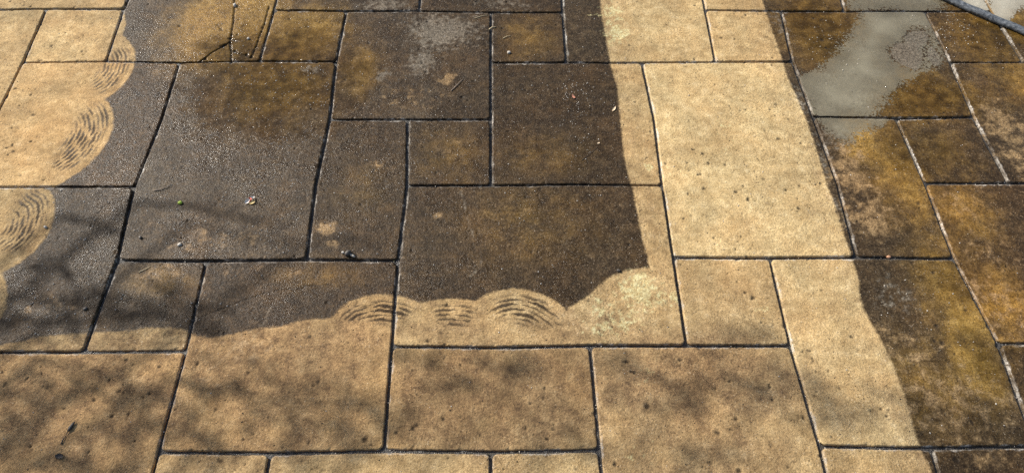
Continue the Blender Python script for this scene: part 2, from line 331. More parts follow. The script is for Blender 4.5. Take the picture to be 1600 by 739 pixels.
TONE = {(-1,1,0,1): .80, (-3,-1,0,2): .97, (1,3,-1,1): .98, (3,5,0,2): 1.2, (2,4,2,5): 1.24, (3,4,5,6): 1.12, (-6,-4,3,5): 1.1, (-6,-5,5,6): 1.12, (2,3,1,2): .98, (5,8,1,3): 1.25, (5,6,3,4): 1.05, (0,2,3,5): 1.0, (-1,2,1,3): 1.05, (-4,-2,2,5): 1.05, (-6,-4,1,3): .9, (-4,-3,1,2): 1.0, (-2,-1,2,4): 1.1, (6,8,3,5): 1.1, (4,5,2,4): 1.25, (-5,-3,-1,1): 1.05, (1,3,5,7): 1.1}
GREY = {(-4,-2,2,5): .16, (-5,-3,5,7): .22, (-2,0,4,6): .1}
GRIDS = []
ALLV = []   # (x, y, z, clean mask) of the slabs in view
JN = .0036  # half joint
def axis(L, step):
    e = np.array([0, .0009, .002, .0034, .0052, .0074]); n = max(2, int((L - .0148) / step))
    return np.concatenate([e[:-1], np.linspace(e[-1], L - e[-1], n), L - e[:-1][::-1]]) / L
def pat(x, y, lst, s=30, o=0, lo=.35, hi=.75, amp=.55):
    f = np.zeros(x.shape); x0, y0 = x, y
    x = x + .035 * fbm(x0, y0, 7, o + 5, 4, .6); y = y + .035 * fbm(x0, y0, 7, o + 6, 4, .6)
    for px, py, rx, ry, k in lst:
        c = P(px, py); sx, sy = scale_at(px, py)
        if abs(x.mean() - c[0]) > np.ptp(x) / 2 + 3 * rx * sx or abs(y.mean() - c[1]) > np.ptp(y) / 2 + 3 * ry * sy: continue
        f = np.maximum(f, k * blob(x, y, px, py, rx, ry))
    if not f.any(): return f
    return sst(lo, hi, f + amp * fbm(x0, y0, s, o, 4, .6) * sst(.0, .35, f)) * sst(.0, .12, f)

for si, (a, b, c, d) in enumerate(SLABS):
    inview = si < VIEW
    L = (b - a) * MOD; H = (d - c) * MOD; step = .0026 if inview else .012
    u = axis(L, step); v = axis(H, step)
    def coons_edge(pts, t):
        pts = np.array(pts); k = t * (len(pts) - 1); i = np.minimum(k.astype(int), len(pts) - 2); f = (k - i)[:, None]
        return pts[i] * (1 - f) + pts[i + 1] * f
    # joint centre lines bent through the surveyed nodes
    B = coons_edge([node(i, c) for i in range(a, b + 1)], u); T = coons_edge([node(i, d) for i in range(a, b + 1)], u)
    Lf = coons_edge([node(a, j) for j in range(c, d + 1)], v); Rt = coons_edge([node(b, j) for j in range(c, d + 1)], v)
    U, V = np.meshgrid(u, v); U3 = U[..., None]; V3 = V[..., None]
    XY = (1 - V3) * B[None] + V3 * T[None] + (1 - U3) * Lf[:, None] + U3 * Rt[:, None] - ((1 - U3) * (1 - V3) * B[0] + U3 * (1 - V3) * B[-1] + (1 - U3) * V3 * T[0] + U3 * V3 * T[-1])
    X = XY[..., 0].copy(); Y = XY[..., 1].copy()
    # pull in from the joint lines, with wavering hand-made edges
    def wob(s, o): return JN + .0010 * fbm(s, s * 0 + si * 3.1 + o, 20, o, 4, .65) + .0007 * noise(s, s * 0 + si, 120, o + 2)
    px, py = U * L, V * H
    il, ir = wob(V * H, 1), wob(V * H, 2); ib, it = wob(U * L, 3), wob(U * L, 4)
    X = X + il * (1 - U) ** 6 - ir * U ** 6; Y = Y + ib * (1 - V) ** 6 - it * V ** 6
    # rounded corners
    rc = .007 + .004 * rng.random()
    dx = np.minimum(px, L - px); dy = np.minimum(py, H - py)
    q = np.hypot(np.maximum(rc - dx, 0), np.maximum(rc - dy, 0)); over = (q > rc) & (dx < rc) & (dy < rc)
    sc = np.where(over, 1 - rc / np.maximum(q, 1e-9), 0)
    X = X + np.where(px < L / 2, 1, -1) * sc * (rc - dx) * over; Y = Y + np.where(py < H / 2, 1, -1) * sc * (rc - dy) * over
    ed = np.where((dx < rc) & (dy < rc), np.maximum(rc - q, 0), np.minimum(dx, dy))
    er = .0028 + .0016 * fbm(X, Y, 40, 11)
    t = np.clip(1 - ed / er, 0, 1); Z = -.0036 * (1 - np.sqrt(np.maximum(1 - t * t, 0)))
    chip = sst(.28, .5, fbm(X, Y, 45, 12 + si * .3)) * np.clip(1 - ed / .009, 0, 1); Z = Z - .0035 * chip
    Z = Z + (.0009 * fbm(X, Y, 7, 1) + .0005 * fbm(X, Y, 30, 2)) * (.6 + 1.1 * rng.random()) + .0001 * noise(X, Y, 120, 3)
    rv = np.abs(fbm(X, Y, 16, 20 + si, 3)); Z = Z - .0003 * sst(.07, 0, rv)
    tx, ty, tz = rng.normal(0, .0022), rng.normal(0, .0022), rng.normal(0, .0008)
    Z = Z + tx * (X - X.mean()) + ty * (Y - Y.mean()) + tz
    pit = np.zeros(X.shape)
    if inview:
        cl = np.maximum(sdf(X, Y, POLY_L), sdf(X, Y, POLY_M)) + .0012 * noise(X, Y, 60, 30)
        dirty = sst(.002, -.002, cl)
        # pits: surveyed ones plus a random scatter
        lst = [(*P(x_, y_), r_ * .0011, k_ * .0028) for x_, y_, r_, k_ in PITS if k_ > 0]
        n = int(L * H * 5200); qx = rng.uniform(X.min(), X.max(), n); qy = rng.uniform(Y.min(), Y.max(), n)
        kp = rng.random(n) < .07 + .9 * sst(.08, .5, fbm(qx, qy, 9, 130, 3, .6))
        for x_, y_ in zip(qx[kp], qy[kp]):
            lst.append((x_, y_, .0010 + .0034 * rng.random() ** 4, .0007 + .0018 * rng.random() ** 2))
        for (cx, cy, r, dp) in lst:
            if not (X.min() - .01 < cx < X.max() + .01 and Y.min() - .01 < cy < Y.max() + .01): continue
            j = int((cx - X.min()) / L * len(u)); i = int((cy - Y.min()) / H * len(v)); w = 10
            sl = np.s_[max(0, i - w):i + w, max(0, j - w):j + w]
            if X[sl].size == 0: continue
            e = np.hypot((X[sl] - cx) * (1 + .3 * math.sin(cx * 900)), (Y[sl] - cy) * (1 + .3 * math.cos(cy * 900))) / r
            e = e + .35 * noise(X[sl], Y[sl], 260, 9)
            m = sst(1.25, .45, e); Z[sl] -= dp * m; pit[sl] = np.maximum(pit[sl], m * min(1, dp / .0016))
        for pts, w, dp in CRACKS:
            if pts[:, 0].min() > X.max() or pts[:, 0].max() < X.min() or pts[:, 1].min() > Y.max() or pts[:, 1].max() < Y.min(): continue
            dd = seg_dist(X + .0016 * noise(X, Y, 90, 41), Y + .0016 * noise(X, Y, 90, 42), pts)
            m = sst(w * 1.5, w * .4, dd); Z = Z - dp * m; pit = np.maximum(pit, m)
        key = (a, b, c, d)
        warm = pat(X, Y, WARM, 22, 50, .02, 1.05, .36)
        pale = pat(X, Y, PALE, 40, 60, .35, 1.0, .95)
        scum = pat(X, Y, SCUM, 60, 70, .4, 1.0, .9)
        lich = pat(X, Y, LICHEN, 55, 80, .62, 1.0, 1.25)
        dull = np.zeros(X.shape)
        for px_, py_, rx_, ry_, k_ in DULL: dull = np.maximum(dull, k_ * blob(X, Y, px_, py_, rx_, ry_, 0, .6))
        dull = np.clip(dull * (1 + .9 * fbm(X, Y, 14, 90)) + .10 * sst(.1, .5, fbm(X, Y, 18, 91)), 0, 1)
        zone = np.zeros(X.shape)
        for px_, py_, rx_, ry_, _ in STREAKS: zone = np.maximum(zone, blob(X, Y, px_, py_, rx_, ry_, 0, .5))
        left = X < P(330, 300)[0]; over = np.maximum(blob(X, Y, 656, 528, 44, 40, 0, .3), blob(X, Y, 768, 532, 42, 42, 0, .3)); zone = zone * (1 - .9 * over)
        per = np.where(left, .0112, .0118); lam = np.where(left, .048, .075)
        ph = cl / per + .22 * fbm(X, Y, 16, 95) + .08 * noise(X, Y, 90, 99); row = np.floor(ph); fr = np.abs(ph - row - .5) * 2
        T = np.where(left, X * .62 + Y * .78, X) + .010 * fbm(X, Y, 20, 97)
        hs = np.mod(np.sin(row * 12.9898 + si * 4.1) * 437.58, 1); tt = T / lam + hs; cellk = np.floor(tt); lz = np.abs(tt - cellk - .5) * 2
        amp = .5 + .5 * np.mod(np.sin(row * 7.13 + cellk * 31.7) * 917.3, 1)
        lens = sst(-.12, .16, (1 - lz ** 2) * .85 * amp - fr + .2 * noise(X, Y, 170, 96))
        streak = lens * sst(.12, .9, zone) * sst(.007, .018, cl) * (.68 + .32 * amp)
        fine = .7 * sst(-.2, .8, np.sin(2 * np.pi * cl / .0058 + 1.0 * fbm(X, Y, 26, 98))) + .5 * sst(.0, .6, noise(X, Y, 40, 133)); dull = np.clip(dull + .95 * fine * sst(.02, .3, zone + .22 * (cl < .08)) * np.exp(-np.abs(cl) / .075), 0, 1)
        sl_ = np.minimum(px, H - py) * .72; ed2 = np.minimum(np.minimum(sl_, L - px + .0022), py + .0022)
        edge = np.clip(sst(.0036, .0014, ed2 + .0024 * noise(X, Y, 70, 31)), 0, 1) * (.12 + .7 * sst(-.15, .4, noise(X, Y, 18, 32)))  # worn pale rims, wider on sunward edges to paint their glint
        wet = np.clip(pat(X, Y, WET, 22, 55, .02, 1.1, .28), 0, 1) * dirty * (.75 + .25 * sst(-.5, .35, noise(X, Y, 30, 33)))
        tone = np.full(X.shape, TONE.get(key, 1.0)) * np.clip(1 + .22 * fbm(X, Y, 5, 34) + .38 * fbm(X, Y, 13, 36, 4, .6), .45, 1.7)
        bead = X > P(1200, 300)[0]
        Z = Z + np.where(bead, .00028 * noise(X, Y, 190, 44) * np.clip(dirty, 0, 1), 0)
        for sp_ in SCRATCH:
            if sp_[:, 0].min() > X.max() or sp_[:, 0].max() < X.min() or sp_[:, 1].min() > Y.max() or sp_[:, 1].max() < Y.min(): continue
            dd = seg_dist(X + .006 * fbm(X, Y, 30, 141), Y + .006 * fbm(X, Y, 30, 142), sp_); scum = np.maximum(scum, .85 * sst(.0045, .0005, dd + .003 * noise(X, Y, 110, 143)) * sst(-.35, .25, noise(X, Y, 28, 144)))
        if key == (4, 6, 4, 6):
            for ip in ISLES: scum = np.maximum(scum, .95 * sst(.0012, .003, sdf(X, Y, chaikin(PL(ip), 1)) + .005 * fbm(X, Y, 45, 121, 4, .6)))
        scum = np.maximum(scum, GREY.get(key, 0) * sst(-.3, .5, fbm(X, Y, 12, 35)) * (1 - warm))
        GRIDS.append((X, Y, Z, key))
        ALLV.append((X[6:-6, 6:-6].ravel(), Y[6:-6, 6:-6].ravel(), Z[6:-6, 6:-6].ravel(), cl[6:-6, 6:-6].ravel(), key))
    else:
        cl = np.maximum(sdf(X, Y, POLY_L), sdf(X, Y, POLY_M)); z0 = np.zeros(X.shape)
        warm = sst(.0, .6, fbm(X, Y, 6, 50)) * .5; pale = sst(.1, .6, fbm(X, Y, 14, 60)) * .4; scum = z0; lich = z0; dull = sst(-.3, .5, fbm(X, Y, 5, 90)) * .7; streak = z0; wet = warm * .4
        edge = sst(.0036, .0012, ed) * .6; tone = z0 + 1 + .2 * fbm(X, Y, 3, 34)
    tint = np.full(X.shape, {(-5,-3,-1,1): -.1, (-3,-1,0,2): .05, (1,3,-1,1): .35, (-1,1,0,1): .2, (-6,-4,3,5): .1, (3,5,0,2): .8, (2,4,2,5): .9, (1,3,5,7): .8, (5,8,1,3): .1}.get((a, b, c, d), .5)) + .5 * fbm(X, Y, 6, 135)
    # skirt down the sides
    def pad(A, mode='edge'): return np.pad(A, 1, mode=mode)
    Xp, Yp, Zp = pad(X), pad(Y), pad(Z)
    Zp[0] = Zp[-1] = -.038; Zp[:, 0] = Zp[:, -1] = -.038
    cx, cy = X.mean(), Y.mean()
    me = grid_mesh('paving_slab', Xp - cx, Yp - cy, Zp)
    for nm, A in (('clean', cl), ('streak', streak), ('dull', dull), ('warm', warm), ('pale', pale), ('scum', scum), ('lichen', lich), ('wet', wet), ('edge', edge), ('pit', pit), ('tone', tone), ('tint', tint)):
        set_attr(me, nm, pad(A))
    link('paving_slab', me, M_SLAB, patio, (cx, cy, 0))

AX = np.concatenate([q[0] for q in ALLV]); AY = np.concatenate([q[1] for q in ALLV]); AZ = np.concatenate([q[2] for q in ALLV]); AC = np.concatenate([q[3] for q in ALLV])
def surf(px, py):
    x, y = P(px, py); i = np.argmin((AX - x) ** 2 + (AY - y) ** 2)
    z = AZ[i] if math.hypot(AX[i] - x, AY[i] - y) < .006 else -.003
    return Vector((x, y, z))

# ------------------------------------------------------------------ grit lying on the slabs, whitened to stand in for sun glitter too
def grains(name, pts, size, mat, label, cat, flat=.75):
    n = len(pts)
    ph = np.array([(0, 0, 1), (.87, 0, .25), (-.43, .75, .3), (-.43, -.75, .2), (.45, .8, -.3), (-.85, .05, -.35), (.4, -.8, -.3)])
    fc = np.array([(0, 1, 2), (0, 2, 3), (0, 3, 1), (1, 4, 2), (2, 5, 3), (3, 6, 1), (1, 6, 4), (2, 4, 5), (3, 5, 6), (4, 6, 5)])
    an = rng.uniform(0, 6.28, n); ca, sa = np.cos(an)[:, None], np.sin(an)[:, None]
    j = ph[None] * (1 + rng.uniform(-.3, .3, (n, 7, 3))); sx = rng.uniform(.7, 1.4, (n, 1))
    x = j[..., 0] * sx; y = j[..., 1]; z = j[..., 2] * flat
    vx = (x * ca - y * sa) * size[:, None] + pts[:, 0:1]; vy = (x * sa + y * ca) * size[:, None] + pts[:, 1:2]; vz = (z + .25) * size[:, None] + pts[:, 2:3]
    V = np.stack([vx, vy, vz], -1).reshape(-1, 3); F = (fc[None] + 7 * np.arange(n)[:, None, None]).reshape(-1, 3)
    me = bpy.data.meshes.new(name); me.vertices.add(len(V)); me.vertices.foreach_set('co', V.astype(np.float32).ravel())
    me.loops.add(F.size); me.loops.foreach_set('vertex_index', F.astype(np.int32).ravel()); me.polygons.add(len(F)); me.polygons.foreach_set('loop_start', np.arange(0, F.size, 3, dtype=np.int32))
    me.update(calc_edges=True)
    return tag(link(name, me, mat), label, cat, None, 'stuff')
DENS = {(-4,-2,2,5): 1.3, (-6,-4,1,3): 1.5, (-6,-4,3,5): 2.2, (-2,-1,2,4): .5, (-5,-3,5,7): .5, (0,2,3,5): .5, (-1,2,1,3): .16, (-3,-1,0,2): .3, (-4,-3,1,2): .4, (-1,0,3,4): .3, (-2,0,4,6): .18, (6,7,5,6): .2, (4,5,2,4): .1, (3,5,0,2): .12, (4,6,4,6): .06}
pp = []; 
for x, y, z, c_, key in ALLV:
    k = DENS.get(key, .05); w = np.where(c_ < -.004, k, .035) * (.35 + 1.3 * sst(-.25, .5, fbm(x, y, 14, 101)))
    if key == (0, 2, 3, 5): w = w * (.25 + 3.2 * blob(x, y, 905, 165, 45, 70))
    i = np.nonzero(rng.random(len(x)) < w * .028)[0]; pp.append(np.stack([x[i], y[i], z[i]], 1))
pp = np.concatenate(pp)
grains('grit', pp, .0008 + .0013 * rng.random(len(pp)) ** 2.5, M_GRIT_GLINT, 'fine pale grit and stand-in sun glitter scattered over the unwashed dark slabs', 'grit')
sel = np.nonzero(rng.random(len(AX)) < .05 * blob(AX, AY, 1488, 42, 30, 26) + .02 * blob(AX, AY, 1300, 70, 40, 40) + .006 * blob(AX, AY, 1440, 460, 50, 50))[0]
pp = np.stack([AX[sel], AY[sel], AZ[sel]], 1)
grains('water_bead', pp, .0008 + .0019 * rng.random(len(pp)) ** 2, M_BEAD, 'pale bubbles and beads of water on the wet brown slabs', 'water beads', .6)
i = rng.choice(len(AX), 2600); pp = np.stack([AX[i], AY[i], AZ[i]], 1)
grains('soil_crumb', pp, .0006 + .0012 * rng.random(len(pp)) ** 3, M_GRITD, 'tiny dark soil crumbs scattered over the paving', 'soil')
# moss in the joints, and pale grains standing in for water sparkle
jx = rng.uniform(-1.6, 1.8, 60000); jy = rng.uniform(-.3, 1.6, 60000)
keep = np.ones(len(jx), bool)
cell = {}
for si, (a, b, c, d) in enumerate(SLABS):
    q = [node(a, c), node(b, c), node(b, d), node(a, d)]
    m = ((jx > a * MOD - .02) & (jx < b * MOD + .02) & (jy > c * MOD - .02) & (jy < d * MOD + .02))
    ii = np.nonzero(m)[0]
    if len(ii): keep[ii[sdf(jx[ii], jy[ii], np.array(q)) > .0058]] = False
jx, jy = jx[keep], jy[keep]; h = len(jx) // 2
jm = sst(-.1, .35, noise(jx, jy, 6, 111))
mm = rng.random(len(jx)) < .35 * jm
pp = np.stack([jx, jy, np.full(len(jx), -.0055)], 1)
grains('joint_moss', pp[mm], .0012 + .0016 * rng.random(mm.sum()), M_MOSS, 'dark moss and dirt crumbs lodged in the joints', 'moss')
mm2 = (~mm) & (rng.random(len(jx)) < .35)
grains('joint_sparkle', pp[mm2], .0008 + .0012 * rng.random(mm2.sum()) ** 2, M_GRIT_GLINT, 'pale grains standing in for water sparkle in the open joints', 'grit')
# ------------------------------------------------------------------ standing water left by the washing
def film_material(name, col, fac, rough, amp):
    t = NT(name); n = t.noise(9, 3, .5)
    v = t.math('ADD', t.attr('depth'), t.math('MULTIPLY', t.math('SUBTRACT', t.noise(135, 4, .62, None, .4), .5), t.math('MULTIPLY', t.rng(t.noise(11, 2), .36, .62, .25, 1), amp)))
    k = t.rng(v, -.0006, .0010)
    t.set(Base_Color=t.mix(t.rng(n, .35, .65), tuple(.84 * c for c in col), col), Roughness=rough)
    t.l.new(t.bump(t.rng(v, -.001, .004), .55, .0012), t.b.inputs['Normal'])
    tr = t.n.new('ShaderNodeBsdfTransparent'); mx = t.n.new('ShaderNodeMixShader')
    op = t.math('MULTIPLY', t.rng(n, .25, .75, fac - .10, fac + .10), t.rng(v, 0, .10, .66, 1.1))
    t.put(mx.inputs[0], t.math('MULTIPLY', k, op, clamp=True)); t.l.new(tr.outputs[0], mx.inputs[1]); t.l.new(t.b.outputs[0], mx.inputs[2])
    out = [q for q in t.n if q.type == 'OUTPUT_MATERIAL'][0]; t.l.new(mx.outputs[0], out.inputs['Surface']); return t.m
M_SKYFILM = film_material('sky_reflection_film', (.30, .268, .185), .64, .04, .19)  # grey sky reflection painted into the water's base colour
M_GLARE = film_material('pale_glare_film', (.56, .52, .41), .8, .2, .12)  # bright glare on the wet film, painted as a cream colour
def film(name, key, poly, holes, mat, fleck=.008, flat=.92):
    G = [q for q in GRIDS if q[3] == key][0]; X, Y, Z, _ = G
    A = np.stack([X.ravel(), Y.ravel(), np.ones(X.size)], 1); co = np.linalg.lstsq(A, Z.ravel(), rcond=None)[0]
    pl = (A @ co).reshape(X.shape)
    s = sdf(X, Y, chaikin(PL(poly), 1)) + fleck * fbm(X, Y, 24, 120, 3, .6)
    for hpoly in holes: s = np.minimum(s, -sdf(X, Y, chaikin(PL(hpoly), 1)) - .0004 - .005 * fbm(X, Y, 45, 121, 4, .6))
    Zf = np.maximum(Z * (1 - flat) + pl * flat + .0003, Z + .0002); m = s > -.03
    r = np.nonzero(m.any(1))[0]; c = np.nonzero(m.any(0))[0]; sl = np.s_[r[0]:r[-1] + 1, c[0]:c[-1] + 1]
    idx = -np.ones(X[sl].shape, int); ms = m[sl]
    me = bpy.data.meshes.new(name)
    X2, Y2, Z2 = X[sl], Y[sl], Zf[sl]
    ii = np.arange(X2.size).reshape(X2.shape)
    ok = ms[:-1, :-1] & ms[:-1, 1:] & ms[1:, 1:] & ms[1:, :-1]
    q = np.stack([ii[:-1, :-1][ok], ii[:-1, 1:][ok], ii[1:, 1:][ok], ii[1:, :-1][ok]], 1)
    used = np.unique(q); mp = -np.ones(X2.size, int); mp[used] = np.arange(len(used)); q = mp[q].astype(np.int32)
    V = np.stack([X2.ravel()[used], Y2.ravel()[used], Z2.ravel()[used]], 1).astype(np.float32)
    me.vertices.add(len(V)); me.vertices.foreach_set('co', V.ravel()); me.loops.add(q.size); me.loops.foreach_set('vertex_index', q.ravel())
    me.polygons.add(len(q)); me.polygons.foreach_set('loop_start', np.arange(0, q.size, 4, dtype=np.int32)); me.polygons.foreach_set('use_smooth', np.ones(len(q), bool)); me.update(calc_edges=True)
    set_attr(me, 'depth', s[sl].ravel()[used])
    return tag(link(name, me, mat), kind='structure')
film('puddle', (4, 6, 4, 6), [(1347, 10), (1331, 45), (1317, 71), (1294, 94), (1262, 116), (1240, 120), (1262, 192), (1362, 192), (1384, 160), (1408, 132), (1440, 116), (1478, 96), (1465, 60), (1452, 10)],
     ISLES, M_SKYFILM)
film('puddle', (5, 7, 6, 8), [(1325, -60), (1322, 25), (1360, 14), (1400, 16), (1450, 22), (1480, 10), (1490, -60)], [], M_SKYFILM)
film('puddle', (4, 5, 2, 4), [(1270, 180), (1392, 180), (1384, 196), (1362, 206), (1340, 212), (1326, 222), (1310, 220), (1290, 208)], [], M_SKYFILM)
film('puddle', (5, 7, 6, 8), [(1490, -50), (1496, 6), (1512, 18), (1534, 22), (1560, 24), (1552, -50)], [], M_GLARE, .012)
film('puddle', (7, 9, 5, 7), [(1540, -50), (1545, 10), (1552, 34), (1566, 43), (1576, 40), (1582, 24), (1596, 14), (1630, 0), (1660, -50)], [], M_GLARE, .012)

# ------------------------------------------------------------------ mesh builders for small things
def tube(path, rad, n=8, flat=1.0, jit=0):
    path = [Vector(p) for p in path]; V = []; F = []
    for i, p in enumerate(path):
        d = (path[min(i + 1, len(path) - 1)] - path[max(i - 1, 0)]).normalized()
        up = Vector((0, 0, 1)) if abs(d.z) < .95 else Vector((1, 0, 0)); s = d.cross(up).normalized(); w = s.cross(d)
        r = rad[i] if hasattr(rad, '__len__') else rad
        for k in range(n):
            a = 2 * math.pi * k / n; q = r * (1 + jit * (rng.random() - .5))
            V.append(p + s * math.cos(a) * q + w * math.sin(a) * q * flat)
    for i in range(len(path) - 1):
        for k in range(n): F.append((i * n + k, i * n + (k + 1) % n, (i + 1) * n + (k + 1) % n, (i + 1) * n + k))
    F.append(tuple(range(n))[::-1]); F.append(tuple(range((len(path) - 1) * n, len(path) * n)))
    return V, F
def leaf_vf(L, Wd, curl, fold, th=.0003):
    V = []; F = []; nx, ny = 9, 5
    for side in (1, 0):
        for i in range(nx):
            t = i / (nx - 1); w = Wd * (math.sin(math.pi * min(1, t * .97 + .02)) ** .8)
            for j in range(ny):
                s = j / (ny - 1) * 2 - 1
                V.append((L * (t - .5), w * s * .5, curl * L * (2 * t - 1) ** 2 + fold * Wd * abs(s) * math.sin(math.pi * t) + th * side + .0005))
    o = nx * ny
    for i in range(nx - 1):
        for j in range(ny - 1):
            a = i * ny + j; F.append((a, a + ny, a + ny + 1, a + 1)); F.append((o + a, o + a + 1, o + a + ny + 1, o + a + ny))
    for i in range(nx - 1):
        for j, sg in ((0, 1), (ny - 1, -1)):
            a = i * ny + j; f = (a, o + a, o + a + ny, a + ny); F.append(f if sg < 0 else f[::-1])
    return V, F
def stone_vf(r, sx=1, sy=1, sz=.7, n=0):
    import bmesh
    bm = bmesh.new(); bmesh.ops.create_icosphere(bm, subdivisions=2, radius=1); f = rng.normal(size=3); 
    V = []
    for v in bm.verts:
        p = v.co; k = 1 + .22 * math.sin(3.1 * p.x + f[0] * 3) * math.cos(2.7 * p.y + f[1] * 3) + .10 * math.sin(6 * p.z + 4 * p.x + f[2] * 5)
        p = Vector((max(-.75, min(.8, p.x * k)), p.y * k, max(-.6, min(.75, p.z * k))))
        V.append((p.x * r * sx, p.y * r * sy, (p.z + .5) * r * sz))
    F = [[v.index for v in q.verts] for q in bm.faces]; bm.free(); return V, F
def place(name, vf, mat, px, py, rz=0, tilt=0, label=None, cat=None, group=None, smooth=True, dz=0, parent=None):
    o = link(name, py_mesh(name, *vf, smooth=smooth), mat)
    o.location = surf(px, py) + Vector((0, 0, dz)); o.rotation_euler = (tilt, 0, rz)
    if parent is None: tag(o, label, cat, group)
    return o
M_TANLEAF = simple('dry_tan_leaf', [(.3, (.50, .36, .22)), (.7, (.74, .60, .42))], 300, .6, .3, 500, .0005)
M_REDLEAF = simple('dry_red_brown_leaf', [(.3, (.30, .10, .05)), (.7, (.55, .27, .18))], 400, .6, .3, 500, .0005)
M_PETALW = simple('faded_white_petal', [(.3, (.62, .55, .48)), (.7, (.82, .78, .72))], 500, .5)
M_PETALR = simple('faded_red_petal', [(.3, (.40, .05, .03)), (.7, (.62, .16, .09))], 500, .5)
M_PETALY = simple('faded_yellow_petal', [(.3, (.52, .36, .12)), (.7, (.68, .54, .26))], 500, .5)
M_GREEN = simple('bright_green_bud', [(.3, (.30, .45, .02)), (.7, (.55, .68, .10))], 600, .5)
M_TWIG = simple('weathered_twig', [(.3, (.12, .085, .06)), (.7, (.33, .26, .20))], 500, .8, .4, 900, .0005)
M_STRAW = simple('pale_straw', [(.3, (.40, .31, .17)), (.7, (.62, .52, .33))], 400, .6)
M_DARK = simple('black_seed_husk', [(.3, (.012, .010, .009)), (.7, (.05, .04, .032))], 600, .55, .4, 900, .0005)
M_STONE = simple('pale_stone_chip', [(.3, (.30, .26, .21)), (.7, (.62, .58, .51))], 300, .6, .4, 700, .0008)
M_STONEO = simple('orange_stone_chip', [(.3, (.30, .14, .07)), (.7, (.48, .27, .16))], 300, .6, .4, 700, .0008)
M_STONED = simple('dark_stone_chip', [(.3, (.03, .025, .02)), (.7, (.10, .085, .07))], 300, .5, .4, 700, .0008)

place('leaf', leaf_vf(.021, .0075, .12, .22), M_TANLEAF, 959, 171, R_(58), 0, 'small pale tan leaf on the dark slab beside the washed stripe', 'leaf')
place('leaf', leaf_vf(.017, .0075, .15, -.10), M_REDLEAF, 896, 152, R_(-66), 0, 'small reddish brown curled leaf on the gritty dark slab', 'leaf', dz=.0012)
place('leaf_fragment', leaf_vf(.0085, .005, .1, .2), M_TANLEAF, 935, 224, R_(20), 0, 'tiny tan leaf fragment below the two curled leaves', 'leaf')
# fallen blossom with its petals
bl = bpy.data.objects.new('fallen_blossom', None); COL.objects.link(bl); bl.location = surf(391, 316); tag(bl, 'crumpled white and red fallen blossom on the large dark slab', 'blossom')
for nm, vf, m, loc, rot in (('petal', leaf_vf(.017, .010, .22, .35), M_PETALW, (-.005, .001, .003), (.5, -.5, .7)), ('petal', leaf_vf(.015, .008, .2, .3), M_PETALW, (.005, .008, .005), (.2, .7, 1.1)),
                            ('petal', leaf_vf(.017, .007, .15, .25), M_PETALY, (.007, -.004, .0025), (.4, -.15, .25)), ('petal', leaf_vf(.012, .007, .2, .4), M_PETALR, (.001, .003, .006), (.5, .2, 2.0)), ('calyx', stone_vf(.0035, 1, 1, 1.1), M_PETALR, (.001, -.001, .001), (0, 0, 0))):
    o = link(nm, py_mesh(nm, *vf, smooth=True), m, bl, loc); o.rotation_euler = rot
place('bud', stone_vf(.0052, 1.2, .8, .9), M_GREEN, 282, 318, .3, 0, 'bright yellow green bud lying on the dark slab', 'bud')
def stick(name, pts, r, mat, label, cat='twig', n=7, group=None):
    w = [surf(*p) for p in pts]; base = w[0].copy(); z = max(q.z for q in w) + r * .9
    path = [Vector((q.x - base.x, q.y - base.y, z - base.z + (.0012 if 0 < i < len(w) - 1 else 0))) for i, q in enumerate(w)]
    fine = []
    for i in range(len(path) - 1):
        for k in range(3): fine.append(path[i].lerp(path[i + 1], k / 3) + Vector((rng.normal(0, r * .2), rng.normal(0, r * .2), 0)))
    fine.append(path[-1])
    rr = [r * (1.05 - .5 * i / len(fine)) for i in range(len(fine))]
    o = link(name, py_mesh(name, *tube(fine, rr, n, 1, .25), smooth=True), mat); o.location = base
    return tag(o, label, cat, group)
stick('twig', [(240, 299), (250, 298), (260, 294), (268, 289)], .0013, M_TWIG, 'bent grey brown twig on the large dark slab near its left joint')
stick('twig', [(705, 143), (712, 136), (718, 130), (723, 125)], .0014, M_TWIG, 'short straight twig on the pitted slab with the whitish patch')
stick('twig', [(909, 251), (920, 242), (934, 230)], .0006, M_DARK, 'thin dark hair-like twig pointing to the tiny leaf fragment')
stick('twig', [(96, 694), (99, 688), (103, 681)], .0014, M_DARK, 'thin dark stalk below the black seed pod on the corner slab')
stick('straw', [(764, 47), (769, 44), (775, 43)], .0018, M_STRAW, 'short yellow straw lying across the joint of the small brown slab', 'straw')
stick('straw', [(786, 61), (792, 58), (798, 57)], .0011, M_STRAW, 'pale straw fragment in the middle of the small brown slab', 'straw')
stick('straw', [(217, 425), (226, 421), (235, 416)], .0009, M_STRAW, 'thin pale straw on the small slab left of centre', 'straw')
stick('straw', [(742, 30), (752, 27), (762, 25)], .0009, M_STRAW, 'faint straw at the far right corner of the pitted slab', 'straw')
place('pebble', stone_vf(.0055, 1.2, .8, .8), M_STONE, 795, 83, .4, 0, 'pale flat pebble near the front edge of the small brown slab', 'pebble')
place('pebble', stone_vf(.0065, .8, 1.2, 1.1), M_STONE, 367, 9, .2, 0, 'pale stone chip wedged in the cracked slab', 'pebble', dz=-.001)
place('pebble', stone_vf(.0045, 1, .9, .9), M_STONE, 388, 61, .2, 0, 'white stone chip beside the forked crack', 'pebble')
place('pebble', stone_vf(.0042, 1, 1, 1), M_STONE, 72, 356, .2, 0, 'small grey pebble on the washed scallop at left', 'pebble')
place('pebble', stone_vf(.0048, 1.3, .9, .7), M_STONE, 281, 383, .5, 0, 'flat beige pebble near the front edge of the large dark slab', 'pebble')
place('pebble', stone_vf(.004, 1, 1, 1), M_STONED, 220, 372, .5, 0, 'small dark pebble on the large dark slab beside its left joint', 'pebble')
place('pebble', stone_vf(.0045, 1.1, .9, 1), M_STONED, 966, 424, .5, 0, 'small black pebble at the tip of the washed scallop', 'pebble')
